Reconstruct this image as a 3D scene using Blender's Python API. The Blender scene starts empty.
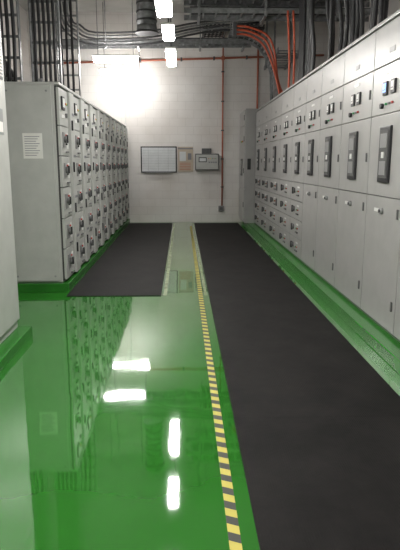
import bpy, bmesh, math, random
from mathutils import Vector, Matrix
random.seed(7)
scene = bpy.context.scene
scene.view_settings.view_transform = 'Standard'
scene.view_settings.exposure = 0.0

# ------------------------------------------------------------------ materials
def new_mat(name):
    m = bpy.data.materials.new(name); m.use_nodes = True
    nt = m.node_tree
    return m, nt, nt.nodes['Principled BSDF']
def N(nt, t, **kw):
    n = nt.nodes.new(t)
    for k, v in kw.items(): setattr(n, k, v)
    return n
def simple(name, col, rough=0.5, metal=0.0, var=0.06, scale=6.0, emis=0, bump=0.0):
    m, nt, p = new_mat(name)
    p.inputs['Roughness'].default_value = rough
    p.inputs['Metallic'].default_value = metal
    if emis:
        p.inputs['Base Color'].default_value = (*col, 1)
        p.inputs['Emission Color'].default_value = (*col, 1)
        p.inputs['Emission Strength'].default_value = emis
        return m
    tc = N(nt, 'ShaderNodeTexCoord'); no = N(nt, 'ShaderNodeTexNoise')
    no.inputs['Scale'].default_value = scale; no.inputs['Detail'].default_value = 4
    nt.links.new(tc.outputs['Object'], no.inputs['Vector'])
    r = N(nt, 'ShaderNodeValToRGB')
    r.color_ramp.elements[0].position = 0.3; r.color_ramp.elements[1].position = 0.7
    r.color_ramp.elements[0].color = (*[c*(1-var) for c in col], 1)
    r.color_ramp.elements[1].color = (*[min(1, c*(1+var)) for c in col], 1)
    nt.links.new(no.outputs['Fac'], r.inputs['Fac'])
    nt.links.new(r.outputs['Color'], p.inputs['Base Color'])
    if bump:
        b = N(nt, 'ShaderNodeBump'); b.inputs['Strength'].default_value = bump
        b.inputs['Distance'].default_value = 0.01
        nt.links.new(no.outputs['Fac'], b.inputs['Height']); nt.links.new(b.outputs['Normal'], p.inputs['Normal'])
    return m

M = {}
M['grey']   = simple('cabinet_grey_paint', (0.41, 0.415, 0.395), 0.38)
M['greyR']  = simple('switchboard_grey_paint', (0.335, 0.33, 0.322), 0.30)
M['greyM']  = simple('module_plate_grey', (0.22, 0.22, 0.22), 0.4)
M['greyD']  = simple('cabinet_frame_grey', (0.11, 0.11, 0.11), 0.45)
M['seam']   = simple('seam_shadow_gap', (0.04, 0.04, 0.04), 0.7)
M['black']  = simple('black_plastic', (0.016, 0.016, 0.018), 0.4)
M['cable']  = simple('black_cable_sheath', (0.012, 0.012, 0.014), 0.5)
M['glass']  = simple('dark_window', (0.12, 0.12, 0.12), 0.15)
M['metal']  = simple('galvanised_steel', (0.25, 0.255, 0.26), 0.42, 0.5, 0.3, 14)
M['metalD'] = simple('dull_steel', (0.09, 0.09, 0.094), 0.5, 0.4, 0.2, 14)
M['white']  = simple('white_plastic', (0.74, 0.74, 0.72), 0.4)
M['paper']  = simple('paper', (0.70, 0.69, 0.66), 0.7)
M['paperY'] = simple('yellowed_paper', (0.46, 0.39, 0.31), 0.7)
M['board']  = simple('whiteboard_surface', (0.56, 0.58, 0.59), 0.3)
M['orange'] = simple('orange_conduit', (0.55, 0.10, 0.045), 0.5)
M['redpipe']= simple('red_pipe_paint', (0.42, 0.13, 0.08), 0.45)
M['red']    = simple('red_plastic', (0.38, 0.04, 0.03), 0.4)
M['greenP'] = simple('green_plastic', (0.03, 0.25, 0.08), 0.4)
M['yellow'] = simple('yellow_label', (0.6, 0.45, 0.05), 0.5)
M['blue']   = simple('blue_display', (0.25, 0.45, 1.0), 0.4, emis=1.1)
M['ink']    = simple('grey_ink', (0.20, 0.20, 0.22), 0.7)
M['curb']   = simple('green_curb_paint', (0.022, 0.150, 0.017), 0.25, 0, 0.15, 3)
M['tube']   = simple('lamp_diffuser', (1.0, 0.975, 0.935), 0.4, emis=90)
M['tubeW']  = simple('lamp_diffuser_cross', (1.0, 0.975, 0.935), 0.4, emis=66)
M['ceil']   = simple('ceiling_paint', (0.42, 0.415, 0.395), 0.8, 0, 0.12, 1.5)

def wall_mat():
    m, nt, p = new_mat('painted_brick_wall')
    p.inputs['Roughness'].default_value = 0.55
    tc = N(nt, 'ShaderNodeTexCoord'); s = N(nt, 'ShaderNodeSeparateXYZ'); c = N(nt, 'ShaderNodeCombineXYZ')
    nt.links.new(tc.outputs['Object'], s.inputs[0])
    ad = N(nt, 'ShaderNodeMath', operation='ADD')
    nt.links.new(s.outputs['X'], ad.inputs[0]); nt.links.new(s.outputs['Y'], ad.inputs[1])
    nt.links.new(ad.outputs[0], c.inputs['X']); nt.links.new(s.outputs['Z'], c.inputs['Y'])
    br = N(nt, 'ShaderNodeTexBrick')
    br.inputs['Scale'].default_value = 1.0
    br.inputs['Brick Width'].default_value = 0.40; br.inputs['Row Height'].default_value = 0.20
    br.inputs['Mortar Size'].default_value = 0.006; br.inputs['Mortar Smooth'].default_value = 0.6
    br.inputs['Color1'].default_value = (0.72, 0.70, 0.68, 1); br.inputs['Color2'].default_value = (0.69, 0.67, 0.65, 1)
    br.inputs['Mortar'].default_value = (0.61, 0.59, 0.57, 1)
    nt.links.new(c.outputs[0], br.inputs['Vector'])
    no = N(nt, 'ShaderNodeTexNoise'); no.inputs['Scale'].default_value = 1.1; no.inputs['Detail'].default_value = 6
    nt.links.new(tc.outputs['Object'], no.inputs['Vector'])
    r = N(nt, 'ShaderNodeValToRGB'); r.color_ramp.elements[0].position = 0.3; r.color_ramp.elements[1].position = 0.65
    r.color_ramp.elements[0].color = (0.84, 0.81, 0.785, 1); r.color_ramp.elements[1].color = (1, 1, 1, 1)
    nt.links.new(no.outputs['Fac'], r.inputs['Fac'])
    mx = N(nt, 'ShaderNodeMix', data_type='RGBA', blend_type='MULTIPLY'); mx.inputs[0].default_value = 1
    nt.links.new(br.outputs['Color'], mx.inputs[6]); nt.links.new(r.outputs['Color'], mx.inputs[7])
    nt.links.new(mx.outputs[2], p.inputs['Base Color'])
    b = N(nt, 'ShaderNodeBump'); b.inputs['Strength'].default_value = 0.3; b.inputs['Distance'].default_value = 0.01; b.invert = True
    nt.links.new(br.outputs['Fac'], b.inputs['Height']); nt.links.new(b.outputs['Normal'], p.inputs['Normal'])
    return m
M['wall'] = wall_mat()

def floor_mat():
    m, nt, p = new_mat('green_epoxy_floor')
    tc = N(nt, 'ShaderNodeTexCoord')
    no = N(nt, 'ShaderNodeTexNoise'); no.inputs['Scale'].default_value = 1.2; no.inputs['Detail'].default_value = 5
    nt.links.new(tc.outputs['Object'], no.inputs['Vector'])
    r = N(nt, 'ShaderNodeValToRGB'); r.color_ramp.elements[0].position = 0.3; r.color_ramp.elements[1].position = 0.7
    r.color_ramp.elements[0].color = (0.020, 0.140, 0.014, 1); r.color_ramp.elements[1].color = (0.025, 0.162, 0.018, 1)
    nt.links.new(no.outputs['Fac'], r.inputs['Fac'])
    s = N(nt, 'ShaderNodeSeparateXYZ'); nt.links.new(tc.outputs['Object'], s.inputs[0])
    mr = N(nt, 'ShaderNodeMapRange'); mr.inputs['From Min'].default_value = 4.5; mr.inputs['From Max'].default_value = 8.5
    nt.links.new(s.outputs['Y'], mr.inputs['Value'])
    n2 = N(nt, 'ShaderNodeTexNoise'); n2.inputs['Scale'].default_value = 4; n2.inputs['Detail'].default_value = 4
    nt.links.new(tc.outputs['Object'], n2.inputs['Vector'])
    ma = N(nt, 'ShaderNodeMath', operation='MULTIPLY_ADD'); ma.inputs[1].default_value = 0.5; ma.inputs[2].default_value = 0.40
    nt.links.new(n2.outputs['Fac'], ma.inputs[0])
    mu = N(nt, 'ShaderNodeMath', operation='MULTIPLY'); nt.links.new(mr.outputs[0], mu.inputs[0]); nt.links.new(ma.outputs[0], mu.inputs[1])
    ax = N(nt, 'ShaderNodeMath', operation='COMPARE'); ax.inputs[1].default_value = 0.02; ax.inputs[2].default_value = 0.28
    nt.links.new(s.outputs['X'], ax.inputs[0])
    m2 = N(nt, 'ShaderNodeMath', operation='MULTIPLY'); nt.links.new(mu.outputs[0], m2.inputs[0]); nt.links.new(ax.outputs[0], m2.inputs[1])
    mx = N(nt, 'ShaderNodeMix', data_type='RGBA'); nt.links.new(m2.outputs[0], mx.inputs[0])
    nt.links.new(r.outputs['Color'], mx.inputs[6]); mx.inputs[7].default_value = (0.26, 0.30, 0.20, 1)  # pale dusty walkway tint, with the back wall's reflection painted into it
    nt.links.new(mx.outputs[2], p.inputs['Base Color'])
    p.inputs['Roughness'].default_value = 0.04
    p.inputs['IOR'].default_value = 2.05
    nb = N(nt, 'ShaderNodeTexNoise'); nb.inputs['Scale'].default_value = 2.4; nb.inputs['Detail'].default_value = 2
    nt.links.new(tc.outputs['Object'], nb.inputs['Vector'])
    b = N(nt, 'ShaderNodeBump'); b.inputs['Strength'].default_value = 0.14; b.inputs['Distance'].default_value = 0.01
    nt.links.new(nb.outputs['Fac'], b.inputs['Height']); nt.links.new(b.outputs['Normal'], p.inputs['Normal'])
    return m
M['floor'] = floor_mat()

def mat_mat():
    m, nt, p = new_mat('black_rubber')
    tc = N(nt, 'ShaderNodeTexCoord'); s = N(nt, 'ShaderNodeSeparateXYZ'); nt.links.new(tc.outputs['Object'], s.inputs[0])
    no = N(nt, 'ShaderNodeTexNoise'); no.inputs['Scale'].default_value = 2.5; no.inputs['Detail'].default_value = 10; no.inputs['Roughness'].default_value = 0.75
    nt.links.new(tc.outputs['Object'], no.inputs['Vector'])
    r = N(nt, 'ShaderNodeValToRGB'); r.color_ramp.elements[0].position = 0.32; r.color_ramp.elements[1].position = 0.72
    r.color_ramp.elements[0].color = (0.0025, 0.0022, 0.0022, 1); r.color_ramp.elements[1].color = (0.0165, 0.0148, 0.0142, 1)
    nt.links.new(no.outputs['Fac'], r.inputs['Fac']); nt.links.new(r.outputs['Color'], p.inputs['Base Color'])
    p.inputs['Roughness'].default_value = 0.65; p.inputs['Specular IOR Level'].default_value = 0.14
    w = N(nt, 'ShaderNodeMath', operation='MULTIPLY'); w.inputs[1].default_value = 2*math.pi/0.012
    nt.links.new(s.outputs['X'], w.inputs[0])
    si = N(nt, 'ShaderNodeMath', operation='SINE'); nt.links.new(w.outputs[0], si.inputs[0])
    b = N(nt, 'ShaderNodeBump'); b.inputs['Strength'].default_value = 0.25; b.inputs['Distance'].default_value = 0.002
    nt.links.new(si.outputs[0], b.inputs['Height']); nt.links.new(b.outputs['Normal'], p.inputs['Normal'])
    return m
M['mat'] = mat_mat()

def tape_mat():
    m, nt, p = new_mat('hazard_tape_stripes')
    tc = N(nt, 'ShaderNodeTexCoord'); s = N(nt, 'ShaderNodeSeparateXYZ'); nt.links.new(tc.outputs['Object'], s.inputs[0])
    a = N(nt, 'ShaderNodeMath', operation='MULTIPLY'); a.inputs[1].default_value = 0.45; nt.links.new(s.outputs['X'], a.inputs[0])
    ad = N(nt, 'ShaderNodeMath', operation='ADD'); nt.links.new(a.outputs[0], ad.inputs[0]); nt.links.new(s.outputs['Y'], ad.inputs[1])
    d = N(nt, 'ShaderNodeMath', operation='DIVIDE'); d.inputs[1].default_value = 0.11; nt.links.new(ad.outputs[0], d.inputs[0])
    f = N(nt, 'ShaderNodeMath', operation='FRACT'); nt.links.new(d.outputs[0], f.inputs[0])
    g = N(nt, 'ShaderNodeMath', operation='GREATER_THAN'); g.inputs[1].default_value = 0.5; nt.links.new(f.outputs[0], g.inputs[0])
    mx = N(nt, 'ShaderNodeMix', data_type='RGBA'); nt.links.new(g.outputs[0], mx.inputs[0])
    mx.inputs[6].default_value = (0.018, 0.022, 0.013, 1); mx.inputs[7].default_value = (0.50, 0.43, 0.06, 1)
    nt.links.new(mx.outputs[2], p.inputs['Base Color']); p.inputs['Roughness'].default_value = 0.45
    return m
M['tape'] = tape_mat()
M['line'] = simple('faded_line_paint', (0.28, 0.33, 0.20), 0.25, 0, 0.3, 8)

# ------------------------------------------------------------------ builder
class B:
    def __init__(s, name):
        s.name = name; s.bm = bmesh.new(); s.mats = []
    def mi(s, k):
        if k not in s.mats: s.mats.append(k)
        return s.mats.index(k)
    def box(s, x0, x1, y0, y1, z0, z1, mat, bev=0.0):
        if x0 > x1: x0, x1 = x1, x0
        if y0 > y1: y0, y1 = y1, y0
        mtx = Matrix.Translation(((x0+x1)/2, (y0+y1)/2, (z0+z1)/2)) @ Matrix.Diagonal((x1-x0, y1-y0, z1-z0, 1))
        r = bmesh.ops.create_cube(s.bm, size=1, matrix=mtx)
        vs = r['verts']; fs = set(f for v in vs for f in v.link_faces)
        i = s.mi(mat)
        for f in fs: f.material_index = i
        if bev:
            es = list(set(e for v in vs for e in v.link_edges))
            bmesh.ops.bevel(s.bm, geom=es, offset=bev, segments=2, profile=0.7, affect='EDGES', material=i)
        return s
    def cyl(s, c, ax, r, d, mat, seg=16, r2=None):
        rot = {'x': Matrix.Rotation(math.pi/2, 4, 'Y'), 'y': Matrix.Rotation(math.pi/2, 4, 'X'), 'z': Matrix.Identity(4)}[ax]
        q = bmesh.ops.create_cone(s.bm, cap_ends=True, segments=seg, radius1=r, radius2=r if r2 is None else r2, depth=d,
                                  matrix=Matrix.Translation(c) @ rot)
        i = s.mi(mat)
        for f in set(f for v in q['verts'] for f in v.link_faces):
            f.material_index = i; f.smooth = len(f.verts) == 4
        return s
    def tube(s, pts, r, mat, seg=8, smooth=4):
        P = [Vector(p) for p in pts]
        if smooth and len(P) > 2:
            Q = []
            E = [P[0]*2-P[1]] + P + [P[-1]*2-P[-2]]
            for k in range(1, len(E)-2):
                for t in range(smooth):
                    u = t/smooth; a, b, c, d = E[k-1], E[k], E[k+1], E[k+2]
                    Q.append(0.5*((2*b)+(c-a)*u+(2*a-5*b+4*c-d)*u*u+(3*b-a-3*c+d)*u**3))
            Q.append(P[-1]); P = Q
        i = s.mi(mat); rings = []; n = None
        for k, p in enumerate(P):
            t = (P[min(k+1, len(P)-1)]-P[max(k-1, 0)]).normalized()
            if n is None:
                n = t.cross(Vector((0.31, 0.83, 0.45))).normalized()
            n = (n - t*n.dot(t)).normalized(); bn = t.cross(n)
            rings.append([s.bm.verts.new(p+(n*math.cos(a)+bn*math.sin(a))*r) for a in [2*math.pi*j/seg for j in range(seg)]])
        for a, b in zip(rings, rings[1:]):
            for j in range(seg):
                f = s.bm.faces.new((a[j], a[(j+1) % seg], b[(j+1) % seg], b[j])); f.smooth = True; f.material_index = i
        for cap in (rings[0][::-1], rings[-1]):
            f = s.bm.faces.new(cap); f.material_index = i
        return s
    def ladder(s, p0, p1, wv, h=0.08, mat='metal', step=0.28, closed=False):
        p0, p1, wv = Vector(p0), Vector(p1), Vector(wv)
        t = (p1-p0); L = t.length; t.normalize(); w = wv.normalized(); u = t.cross(w).normalized()
        def obox(c, dt, dw, du):
            m4 = Matrix((( *(t*dt),), (*(w*dw),), (*(u*du),))).transposed().to_4x4(); m4.translation = c
            q = bmesh.ops.create_cube(s.bm, size=1, matrix=m4)
            i = s.mi(mat)
            for f in set(f for v in q['verts'] for f in v.link_faces): f.material_index = i
        for sg in (-1, 1):
            obox((p0+p1)/2 + wv*0.5*sg, L, 0.015, h)
            obox((p0+p1)/2 + wv*0.5*sg - w*0.012*sg + u*(h/2), L, 0.03, 0.006)
        n = max(2, int(L/step))
        for k in range(n+1):
            obox(p0+t*(L*(k+0.5)/(n+1)), 0.03 if not closed else L/(n+1)*0.82, wv.length, 0.02)
        return s
    def done(s, recenter=True):
        me = bpy.data.meshes.new(s.name)
        bmesh.ops.recalc_face_normals(s.bm, faces=s.bm.faces)
        if recenter:
            xs = [v.co for v in s.bm.verts]
            c = Vector([(min(v[i] for v in xs)+max(v[i] for v in xs))/2 for i in range(3)])
            c.z = min(v[2] for v in xs)
            bmesh.ops.translate(s.bm, vec=-c, verts=s.bm.verts)
        s.bm.to_mesh(me); s.bm.free()
        for k in s.mats: me.materials.append(M[k])
        o = bpy.data.objects.new(s.name, me); scene.collection.objects.link(o)
        if recenter: o.location = c
        return o

# ------------------------------------------------------------------ room shell
XL, XR, YF, YB, H = -3.7, 3.6, -3.0, 14.5, 5.05
HC = H-.001
B('floor').box(XL-.1, XR+.1, YF-.1, YB+.1, -0.1, 0, 'floor').done(False)
B('ceiling').box(XL-.1, XR+.1, YF-.1, YB+.1, H, H+.1, 'ceil').done(False)
B('wall_back').box(XL-.1, XR+.1, YB, YB+.1, 0, H, 'wall').done(False)
B('wall_front').box(XL-.1, XR+.1, YF-.1, YF, 0, H, 'wall').done(False)
B('wall_left').box(XL-.1, XL, YF, YB, 0, H, 'wall').done(False)
B('wall_right').box(XR, XR+.1, YF, YB, 0, H, 'wall').done(False)

# plinth curbs
B('plinth_curb').box(1.56, 2.95, -2.9, 14.45, 0, 0.10, 'curb', 0.008).done()
B('plinth_curb').box(-2.55, -1.345, 6.52, 14.45, 0, 0.10, 'curb', 0.008).done()
B('plinth_curb').box(-2.6, -1.34, 0.9, 4.84, 0, 0.08, 'curb', 0.008).done()

def rubber(x0, x1, ys):
    b = B('rubber_mat')
    for a, c in zip(ys, ys[1:]):
        b.box(x0+random.uniform(-.003, .003), x1, a+.0005, c-.0005, 0, 0.008+random.uniform(0, .0006), 'mat', 0.001)
    b.done()
rubber(0.30, 1.41, [-2.5, 3.1, 6.6, 10.4, 14.2])
rubber(-1.33, -0.25, [6.28, 10.2, 14.2])
B('hazard_tape').box(0.18, 0.23, -2.5, 13.6, 0, 0.0015, 'tape').done(False)
B('floor_line').box(-0.225, -0.185, 6.3, 14.2, 0, 0.0012, 'line').done(False)
B('floor_line').box(0.25, 0.28, 6.3, 14.2, 0, 0.0012, 'line').done(False)

# ------------------------------------------------------------------ right switchboard line
FX = 1.70
def window(b, y, z, w, h):
    x = FX
    b.box(x-.022, x, y-w/2, y+w/2, z-h/2, z+h/2, 'black', .01)
    b.box(x-.026, x-.02, y-w/2+.03, y+w/2-.03, z-h/2+.035, z+h/2-.035, 'glass')
    b.box(x-.030, x-.024, y-w/2+.05, y+w/2-.05, z+h*.12, z+h/2-.06, 'greyM')
    b.box(x-.030, x-.024, y-w/2+.055, y+w/2-.055, z-h/2+.06, z-h*.12, 'greyM')
    b.box(x-.034, x-.026, y-.02, y+.02, z-.03, z+.02, 'white')
def right_unit(y0, y1, kind, lit=False):
    b = B('switchboard_cabinet')
    y0 += .002; y1 -= .002; yc = (y0+y1)/2; w = y1-y0
    b.box(FX+.02, 2.88, y0, y1, .101, 2.64, 'greyD')
    b.box(FX-.01, 2.88, y0, y1, 2.64, 2.67, 'greyR', .004)
    def door(z0, z1, a=y0, c=y1):
        b.box(FX, FX+.022, a+.004, c-.004, z0+.004, z1-.004, 'greyR', .004)
    def lock(y, z):
        b.box(FX-.012, FX, y-.012, y+.012, z-.04, z+.04, 'greyD', .004)
    door(2.30, 2.63); door(1.90, 2.30); door(1.22, 1.90)
    for dy in (-.10, .08):
        b.box(FX-.018, FX, yc+dy-.045, yc+dy+.045, 2.05, 2.16, 'black', .006)
        b.box(FX-.022, FX-.016, yc+dy-.03, yc+dy+.03, 2.075, 2.145, 'blue' if (lit and dy > 0) else 'white')
        b.box(FX-.024, FX-.021, yc+dy-.022, yc+dy+.022, 2.09, 2.096, 'black')
    for k, c in enumerate(('red', 'greyM', 'greenP')):
        b.cyl((FX-.008, yc-.09+.07*k, 1.98), 'x', .010, .02, c, 12)
    b.cyl((FX-.012, yc+.14, 1.97), 'x', .022, .03, 'black', 12)
    b.box(FX-.003, FX, yc-.08, yc+.08, 2.22, 2.245, 'white')
    b.box(FX-.003, FX, yc-.06, yc+.06, 2.38, 2.42, 'greyM')
    window(b, yc, 1.57, .25, .46)
    lock(y0+.06, 2.1); lock(y0+.06, 1.55)
    if kind == 'door':
        door(.13, 1.22)
        lock(y0+.07, 1.10); lock(y0+.07, .35)
        b.cyl((FX-.012, yc, 1.10), 'x', .026, .026, 'greyM', 14); b.cyl((FX-.024, yc, 1.10), 'x', .014, .02, 'black', 12)
        b.box(FX-.003, FX, yc+.08, yc+.2, 1.085, 1.115, 'white')
    else:
        rows = 4; dz = 1.09/rows
        for r in range(rows):
            z0 = .13+dz*r
            door(z0, z0+dz)
            b.cyl((FX-.015, yc+.14, z0+.15), 'x', .040, .03, 'greyD', 14)
            b.box(FX-.045, FX-.02, yc+.126, yc+.154, z0+.10, z0+.20, 'black', .004)
            b.box(FX-.02, FX, yc-.18, yc-.04, z0+.075, z0+.095, 'greyD', .004)
            b.box(FX-.003, FX, yc-.20, yc-.06, z0+.19, z0+.215, 'white')
            for q in range(2): b.cyl((FX-.008, yc-.16+.07*q, z0+.145), 'x', .011, .02, ('red', 'greenP')[q], 10)
            if kind == 'mcc2' and r > 1:
                b.box(FX-.02, FX, yc-.36, yc-.29, z0+.07, z0+.2, 'greyD', .006)
    b.done()
ys = [-1.5, -.5, .5, 1.5, 2.4, 3.35, 4.3, 5.15, 6.1, 7.05, 7.9, 8.8, 9.85, 11.0, 12.1, 13.2]
for k, (a, c) in enumerate(zip(ys, ys[1:])):
    right_unit(a, c, 'door' if a < 7.5 else ('mcc2' if a > 9 else 'mcc'), lit=(abs(a-4.3) < .01))
b = B('incomer_cabinet')
b.box(1.47, 2.88, 13.25, 14.42, .101, 2.72, 'greyR', .006)
for z0, z1 in ((.16, .9), (.9, 1.75), (1.75, 2.35), (2.35, 2.7)):
    b.box(1.45, 1.472, 13.27, 14.40, z0+.006, z1-.006, 'greyR', .004)
    b.box(1.438, 1.45, 13.33, 13.36, (z0+z1)/2-.06, (z0+z1)/2+.06, 'black')
b.box(1.436, 1.45, 13.65, 14.0, 1.2, 1.6, 'black', .006)
b.box(1.432, 1.438, 13.7, 13.95, 1.25, 1.55, 'glass')
for k in range(3): b.cyl((1.443, 13.6+.15*k, 2.0), 'x', .02, .02, ('red', 'yellow', 'greenP')[k], 12)
b.box(1.52, 1.60, 13.235, 13.25, 1.35, 1.6, 'black', .005)
b.done()

# ------------------------------------------------------------------ left switchgear line
LX = -1.38
def left_unit(y0, y1):
    b = B('switchgear_cabinet')
    y0 += .002; y1 -= .002; w = y1-y0
    b.box(-2.48, LX-.05, y0, y1, .101, 2.36, 'grey', .006)
    b.box(-2.48, LX+.01, y0, y1, 2.36, 2.39, 'grey', .005)
    b.box(LX-.05, LX-.022, y0+.012, y1-.012, .12, 2.35, 'seam')
    ys_ = y0+w*.62
    b.box(LX-.03, LX+.03, ys_+.010, y1-.03, .13, 2.34, 'grey', .008)
    for z in (.45, .95, 1.45, 1.95):
        b.box(LX+.03, LX+.05, ys_+.045, ys_+.065, z-.06, z+.06, 'black', .004)
        b.box(LX+.03, LX+.034, ys_+.10, y1-.06, z+.12, z+.15, 'ink')
    zs = [.13, .50, .86, 1.22, 1.58, 1.92, 2.34]
    for q, (z0, z1) in enumerate(zip(zs, zs[1:])):
        b.box(LX-.03, LX, y0+.008, ys_-.004, z0+.005, z1-.005, 'grey', .006)
        zm = (z0+z1)/2; ym = (y0+ys_)/2
        if z1 < 2.0:
            b.box(LX, LX+.015, ym-.14, ym-.04, zm-.07, zm+.10, 'greyM', .005)
            b.cyl((LX+.028, ym-.09, zm+.02), 'x', .038, .03, 'greyD', 16)
            b.box(LX+.038, LX+.06, ym-.098, ym-.082, zm-.02, zm+.07, 'black', .004)
            b.cyl((LX+.008, ym+.05, zm+.07), 'x', .013, .02, 'red', 10)
            b.cyl((LX+.008, ym+.05, zm+.02), 'x', .013, .02, 'white', 10)
            b.cyl((LX+.008, ym+.05, zm-.03), 'x', .013, .02, 'black', 10)
            b.box(LX, LX+.006, ym+.09, ym+.16, zm-.08, zm+.1, 'white')
            b.box(LX, LX+.022, ym+.0, ym+.12, z0+.04, z0+.055, 'greyD', .004)
        else:
            b.box(LX, LX+.02, ym-.14, ym+.0, zm-.03, zm+.12, 'black', .006)
            b.box(LX+.018, LX+.023, ym-.12, ym-.02, zm, zm+.1, 'white')
            for k in range(3): b.cyl((LX+.01, ym+.05+.05*k, zm+.05), 'x', .012, .02, ('red', 'yellow', 'greenP')[k], 10)
            b.cyl((LX+.012, ym+.09, zm-.08), 'x', .026, .024, 'greyD', 14)
            b.box(LX, LX+.004, ym-.12, ym+.06, zm-.12, zm-.08, 'white')
    for yy in (y0+.12, y1-.12):
        b.box(-1.62, -1.58, yy-.01, yy+.01, 2.39, 2.44, 'metal')
    b.done()
n = 10; y0 = 6.6; dy = (14.4-6.6)/n
for k in range(n): left_unit(y0+dy*k, y0+dy*(k+1))
b = B('cabinet_end_panel')
b.box(-2.47, -1.46, 6.575, 6.599, .12, 2.35, 'grey', .006)
for z in (.18, 2.29):
    for x in (-2.42, -1.95, -1.51): b.cyl((x, 6.572, z), 'y', .012, .008, 'metal', 10)
b.done()
b = B('notice_sheet')
b.box(-1.80, -1.58, 6.568, 6.572, 1.55, 1.83, 'paper')
for k in range(9): b.box(-1.78, -1.61-.02*(k % 3), 6.5665, 6.568, 1.79-.026*k, 1.797-.026*k, 'ink')
b.done()

# nearest left cabinet (tall, vented)
NX = -1.43
b = B('control_cabinet')
b.box(-2.5, NX-.025, 1.0, 4.80, .081, 3.0, 'grey', .008)
for a, c in ((1.0, 2.27), (2.27, 3.53), (3.53, 4.80)):
    b.box(NX-.025, NX, a+.01, c-.01, .16, 2.95, 'grey', .006)
    z0, z1 = 2.15, 2.85
    b.box(NX-.001, NX+.007, c-.45, c-.06, z0, z1, 'greyD', .004)
    k = z0+.02
    while k < z1-.01:
        b.box(NX+.005, NX+.013, c-.43, c-.08, k, k+.014, 'grey'); k += .026
    b.box(NX, NX+.02, a+.08, a+.115, 1.4, 1.6, 'black', .005)
    b.box(NX, NX+.004, c-.30, c-.12, 1.72, 1.92, 'greyM')
    b.box(NX, NX+.006, c-.28, c-.14, 1.74, 1.82, 'paper')
b.done()

# ------------------------------------------------------------------ back wall items
W = YB-.001
b = B('whiteboard')
b.box(-1.04, -.13, W-.025, W, 1.26, 1.91, 'black', .005)
b.box(-1.01, -.16, W-.03, W-.024, 1.29, 1.88, 'board')
for k in range(1, 9): b.box(-1.0, -.17, W-.0315, W-.03, 1.29+.065*k, 1.293+.065*k, 'ink')
for x in (-.85, -.6, -.35): b.box(x, x+.004, W-.0315, W-.03, 1.3, 1.87, 'ink')
b.box(-.95, -.25, W-.07, W-.02, 1.255, 1.265, 'metal')
b.done()
b = B('wall_poster')
b.box(-.10, .28, W-.015, W, 1.28, 1.90, 'paperY', .003)
b.box(-.10, .28, W-.018, W-.014, 1.84, 1.87, 'ink')
b.box(-.06, .10, W-.018, W-.014, 1.55, 1.78, 'board')
for k in range(5): b.box(-.06, .22, W-.018, W-.014, 1.33+.04*k, 1.342+.04*k, 'redpipe')
b.box(.15, .24, W-.018, W-.014, 1.58, 1.74, 'ink')
b.done()
b = B('fire_alarm_panel')
b.box(.33, .93, W-.14, W, 1.32, 1.73, 'greyD', .012)
b.box(.355, .905, W-.148, W-.138, 1.345, 1.705, 'grey', .004)
b.box(.42, .62, W-.153, W-.146, 1.52, 1.64, 'black', .003)
b.box(.44, .60, W-.155, W-.152, 1.54, 1.62, 'board')
for k in range(5): b.cyl((.67+.045*k, W-.15, 1.61), 'y', .011, .012, ('red', 'yellow', 'greenP', 'red', 'greenP')[k], 10)
for k in range(4): b.box(.67+.055*k, .71+.055*k, W-.153, W-.146, 1.50, 1.535, 'ink')
b.box(.50, .74, W-.08, W, 1.73, 1.86, 'metalD', .01)
b.done()
b = B('wall_socket'); b.box(.93, 1.07, W-.07, W, .28, .42, 'greyM', .01); b.box(.96, 1.04, W-.075, W-.069, .31, .39, 'greyD', .004)
b.cyl((.98, W-.077, .35), 'y', .008, .004, 'black', 8); b.cyl((1.02, W-.077, .35), 'y', .008, .004, 'black', 8); b.done()
b = B('red_conduit_pipe')
b.tube([(-3.6, W-.05, 3.86), (3.5, W-.05, 4.10)], .026, 'redpipe', 10, 0)
b.tube([(1.02, W-.05, 4.7), (1.02, W-.05, .425)], .020, 'redpipe', 10, 0)
b.tube([(1.88, W-.05, 4.5), (1.88, W-.05, 2.0)], .024, 'redpipe', 10, 0)
for x in (-3, -2, -1, 0, .8, 1.6, 2.6):
    z = 3.86+(x+3.65)/7.2*.24
    b.box(x-.02, x+.02, W-.085, W, z-.04, z+.04, 'metalD', .004)
for z in (.9, 1.6, 2.3, 3.0, 3.7): b.box(.985, 1.055, W-.08, W, z-.015, z+.015, 'metalD', .004)
b.box(.98, 1.06, W-.09, W, 3.97, 4.06, 'redpipe', .01)
b.done()
b = B('white_conduit_pipe')
b.tube([(-1.40, W-.03, 3.85), (-1.40, W-.03, 1.7)], .014, 'white', 8, 0)
for z in (2.3, 3.0, 3.6): b.box(-1.43, -1.37, W-.05, W, z-.012, z+.012, 'white')
b.done()

# ------------------------------------------------------------------ lamps
def pendant(y, L, x=-.15, z=3.0):
    b = B('fluorescent_lamp')
    b.box(x-.07, x+.07, y-L/2-.03, y+L/2+.03, z+.035, z+.06, 'white', .006)
    b.box(x-.068, x+.068, y-L/2, y+L/2, z-.025, z+.034, 'tube', .02)
    for s in (-1, 1):
        b.tube([(x, y+s*L*.35, z+.06), (x, y+s*L*.35, HC)], .005, 'metalD', 6, 0)
    b.done()
for y, L, z in ((5.2, .6, 2.83), (7.08, .55, 3.0), (8.7, 1.05, 3.0), (3.9, .9, 2.83), (2.5, .9, 2.83), (1.0, .9, 2.83), (-.8, .9, 2.83)):  # last four continue the row unseen, added to light the foreground
    pendant(y, L, -.15, z)
def cross_lamp(x, y, z, L):
    b = B('batten_lamp')
    b.box(x-L/2-.03, x+L/2+.03, y-.06, y+.06, z+.04, z+.07, 'white', .006)
    b.box(x-L/2, x+L/2, y-.055, y+.055, z-.07, z+.04, 'tubeW', .03)
    for s in (-1, 1):
        b.tube([(x+s*L*.4, y, z+.07), (x+s*L*.4, y, HC)], .006, 'metalD', 6, 0)
    b.done()
cross_lamp(-1.36, 13.6, 3.56, 1.0)
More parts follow.
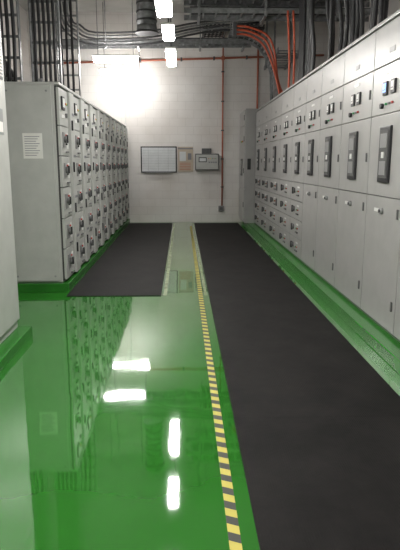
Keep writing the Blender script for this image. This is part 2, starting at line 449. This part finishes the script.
cross_lamp(-1.27, 11.5, 3.48, .85)

# ------------------------------------------------------------------ cable trays and cables
def hanger(b, x, y, z):
    b.tube([(x, y, z), (x, y, HC)], .008, 'metal', 6, 0)
b = B('cable_tray')
b.ladder((-2.75, 12.5, 3.92), (1.5, 12.5, 3.98), (0, .4, 0), .10)
for x in (-2.3, -.9, .4, 1.3):
    hanger(b, x, 12.28, 3.9); hanger(b, x, 12.72, 3.9)
    b.box(x-.02, x+.02, 12.26, 12.74, 3.85, 3.89, 'metal')
for k in range(4):
    yy = 12.38+.07*k
    b.tube([(-2.6, yy, 3.99), (-1.2, yy+.02, 4.0), (.2, yy-.01, 4.03), (1.4, yy, 4.04)], .022, 'metalD')
b.done()
b = B('conduit_bundle')
for k in range(5):
    b.tube([(-2.45+.06*k, 11.9, HC), (-2.40+.06*k, 11.9, 4.3), (-2.2+.05*k, 11.9, 3.98+.05*k), (-1.7, 11.9, 3.80+.06*k), (-.6, 11.9, 3.84+.06*k), (.4, 11.9, 4.05+.05*k), (1.6, 11.9, 4.15+.05*k)], .02, 'metal' if k % 2 else 'metalD')
for x in (-1.5, -.2):
    hanger(b, x, 11.86, 3.78); b.box(x-.02, x+.02, 11.84, 11.94, 3.76, 3.79, 'metal')
b.done()
b = B('ventilation_duct')
b.cyl((-.64, 11.2, 4.52), 'z', .18, 1.05, 'metal', 20)
for z in (4.10, 4.25, 4.4, 4.55, 4.7, 4.9): b.cyl((-.64, 11.2, z), 'z', .195, .03, 'metalD', 20)
b.cyl((-.64, 11.2, 3.96), 'z', .20, .12, 'metal', 20, .18)
b.cyl((-.64, 11.2, 3.89), 'z', .22, .03, 'metalD', 20)
b.done()
b = B('cable_tray')
for z in (3.98, 4.22):
    b.ladder((.05, 10.2, z), (3.3, 10.2, z), (0, .5, 0), .08, 'metal', .22)
    for k in range(5):
        yy = 10.01+.085*k
        b.tube([(.15, yy, z+.05), (1.2, yy+.01, z+.055), (2.2, yy-.01, z+.05), (3.2, yy, z+.05)], .024, 'cable' if k % 2 else 'metalD')
for x in (.3, 1.4, 2.6):
    for y in (9.91, 10.49): b.box(x-.02, x+.02, y-.02, y+.02, 3.88, HC, 'metal')
    for z in (3.90, 4.14): b.box(x-.02, x+.02, 9.91, 10.49, z-.02, z+.01, 'metal')
b.done()
b = B('galvanised_trunking')
b.box(.25, 2.9, 11.55, 11.8, 4.40, 4.50, 'metal', .006)
for x in (.5, .9, 1.3, 1.7, 2.1): b.box(x-.012, x+.012, 11.54, 11.81, 4.39, 4.51, 'metalD')
for x in (.45, 1.5, 2.6): hanger(b, x, 11.7, 4.50)
b.done()
b = B('galvanised_trunking')
b.box(.25, 2.9, 10.72, 10.87, 4.42, 4.54, 'metalD', .006)
for x in (.45, 1.5, 2.6): hanger(b, x, 10.8, 4.54)
b.done()
# high level tray running into the depth, with black cables
b = B('cable_tray')
b.ladder((.75, 13.0, 4.42), (.75, 14.3, 4.42), (.5, 0, 0), .09, 'metalD', .2)
b.ladder((1.55, 12.9, 4.40), (1.55, 14.3, 4.40), (.5, 0, 0), .09, 'metalD', .2)
for x in (.5, 1.0, 1.3, 1.8):
    for y in (13.1, 14.2): hanger(b, x, y, 4.38)
for k in range(5):
    b.tube([(.56+.09*k, 13.05, 4.48), (.57+.09*k, 13.7, 4.48), (.56+.09*k, 14.3, 4.48)], .025, 'cable')
    b.tube([(1.36+.09*k, 12.95, 4.46), (1.37+.09*k, 13.7, 4.46), (1.36+.09*k, 14.3, 4.46)], .025, 'cable')
b.done()
# curved galvanised tray dropping to the right line
b = B('curved_cable_tray')
pts = [(.9, 3.86), (1.25, 3.83), (1.5, 3.70), (1.68, 3.48), (1.76, 3.2), (1.78, 2.68)]
for a, c in zip(pts, pts[1:]): b.ladder((a[0], 11.2, a[1]), (c[0], 11.2, c[1]), (0, .42, 0), .09, 'metal', .14)
for k in range(4):
    y = 11.06+.09*k
    b.tube([(p[0], y, p[1]) for p in pts], .024, 'cable' if k % 2 else 'metalD')
hanger(b, .95, 10.98, 3.86); hanger(b, .95, 11.42, 3.86)
b.done()
# longitudinal trays above the right line
def long_tray(y0, y1, z0, z1, sup, zt):
    b = B('cable_tray')
    b.ladder((2.25, y0, z0), (2.25, y1, z1), (.5, 0, 0), .09, 'metal')
    for y in sup:
        for x in (1.97, 2.53): b.box(x-.02, x+.02, y-.02, y+.02, zt, HC, 'metal')
        b.box(1.97, 2.53, y-.02, y+.02, zt, zt+.04, 'metal')
    b.done()
long_tray(3.5, 9.1, 4.05, 4.0, (4.4, 6.1, 7.8), 3.92)
long_tray(12.2, 14.2, 3.8, 3.75, (12.5, 13.7), 3.67)
b = B('cable_riser')
b.ladder((1.98, 9.35, 2.672), (1.98, 9.35, HC), (0, .4, 0), .09, 'metal', .25)
for k in range(5):
    y = 9.19+.08*k
    b.tube([(1.91, y, 2.672), (1.91, y, 3.4), (1.90, y+.02, 4.2), (1.91, y, HC)], .022, 'cable')
b.done()
for (yc_, cnt) in ((4.9, 5), (5.7, 6), (6.5, 6), (7.35, 5), (8.3, 4)):
    b = B('power_cable_bundle')
    for k in range(cnt):
        y = yc_-.2+.075*k; x = 1.86+random.uniform(-.06, .07)
        b.tube([(x, y, 2.672), (x+random.uniform(-.02, .02), y+random.uniform(-.03, .03), 3.05),
                (x+random.uniform(-.05, .02), y+random.uniform(-.08, .08), 3.5), (x, y+.02, 4.2), (x, y, HC)], .025, 'cable')
    b.done()
# orange flexible conduits
b = B('orange_conduit_bundle')
for k in range(3):
    d = .07*k
    b.tube([(.95, 10.62-.03*k, 3.76+.06*k), (1.2, 10.62-.03*k, 3.74+.06*k), (1.45+d*.6, 10.62, 3.60+d), (1.60+d*.5, 10.62, 3.34+d),
            (1.72+d*.3, 10.62+.04*k, 3.0), (1.80+.05*k, 10.62+.06*k, 2.673)], .019, 'orange', 8, 5)
b.box(.92, .98, 10.52, 10.66, 3.70, 3.93, 'metalD')
hanger(b, .95, 10.59, 3.93)
b.done()
b = B('orange_conduit_bundle')
for k in range(2):
    b.tube([(1.75+.09*k, 9.80, 3.95), (1.78+.09*k, 9.80, 3.5), (1.80+.08*k, 9.80, 3.1), (1.80+.08*k, 9.80, 2.673)], .018, 'orange')
b.done()
# left risers and cables
b = B('cable_riser')
b.ladder((-1.72, 7.6, 2.392), (-1.72, 7.6, HC), (.36, 0, 0), .08, 'metal', .26)
for k in range(5):
    x = -1.84+.06*k
    b.tube([(x, 7.53, 2.392), (x+.01, 7.52, 3.2), (x-.01, 7.52, 4.2), (x, 7.52, HC)], .02, 'cable')
b.done()
b = B('cable_riser')
b.ladder((-2.08, 7.25, 2.392), (-2.08, 7.25, HC), (.26, 0, 0), .08, 'metal', .26)
for k in range(3):
    x = -2.15+.07*k
    b.tube([(x, 7.18, 2.392), (x+.02, 7.16, 3.1), (x-.01, 7.17, 4.2), (x, 7.18, HC)], .022, 'cable')
b.done()
b = B('power_cable_bundle')
for k in range(5):
    s = .07*k
    b.tube([(-2.42+s*.3, 8.3, 2.392), (-2.44+s*.3, 8.25, 2.75), (-2.65-s*.3, 8.2, 2.98+s), (-2.85, 8.2, 3.0+s), (-3.0, 8.25, 3.3+s), (-3.05+s*.3, 8.3, 4.0), (-3.05+s*.3, 8.3, HC)], .022, 'cable')
b.done()
b = B('cable_riser')
b.ladder((-1.95, 10.3, 2.392), (-1.95, 10.3, HC), (.36, 0, 0), .09, 'metal', .26)
for k in range(3): b.tube([(-2.05+.09*k, 10.23, 2.392), (-2.04+.09*k, 10.2, 3.4), (-2.05+.09*k, 10.23, HC)], .022, 'cable')
b.done()

# ------------------------------------------------------------------ world, camera
w = bpy.data.worlds.new('World'); scene.world = w; w.use_nodes = True
w.node_tree.nodes['Background'].inputs[0].default_value = (.05, .05, .05, 1)
cam = bpy.data.cameras.new('camera'); co = bpy.data.objects.new('camera', cam); scene.collection.objects.link(co)
cam.sensor_fit = 'VERTICAL'; cam.sensor_height = 24; cam.lens = 24*560/550
cam.clip_start = .05
co.location = (0, 0, 1.5)
co.rotation_euler = (math.radians(90-11.31), 0, math.radians(-1.806))
scene.camera = co
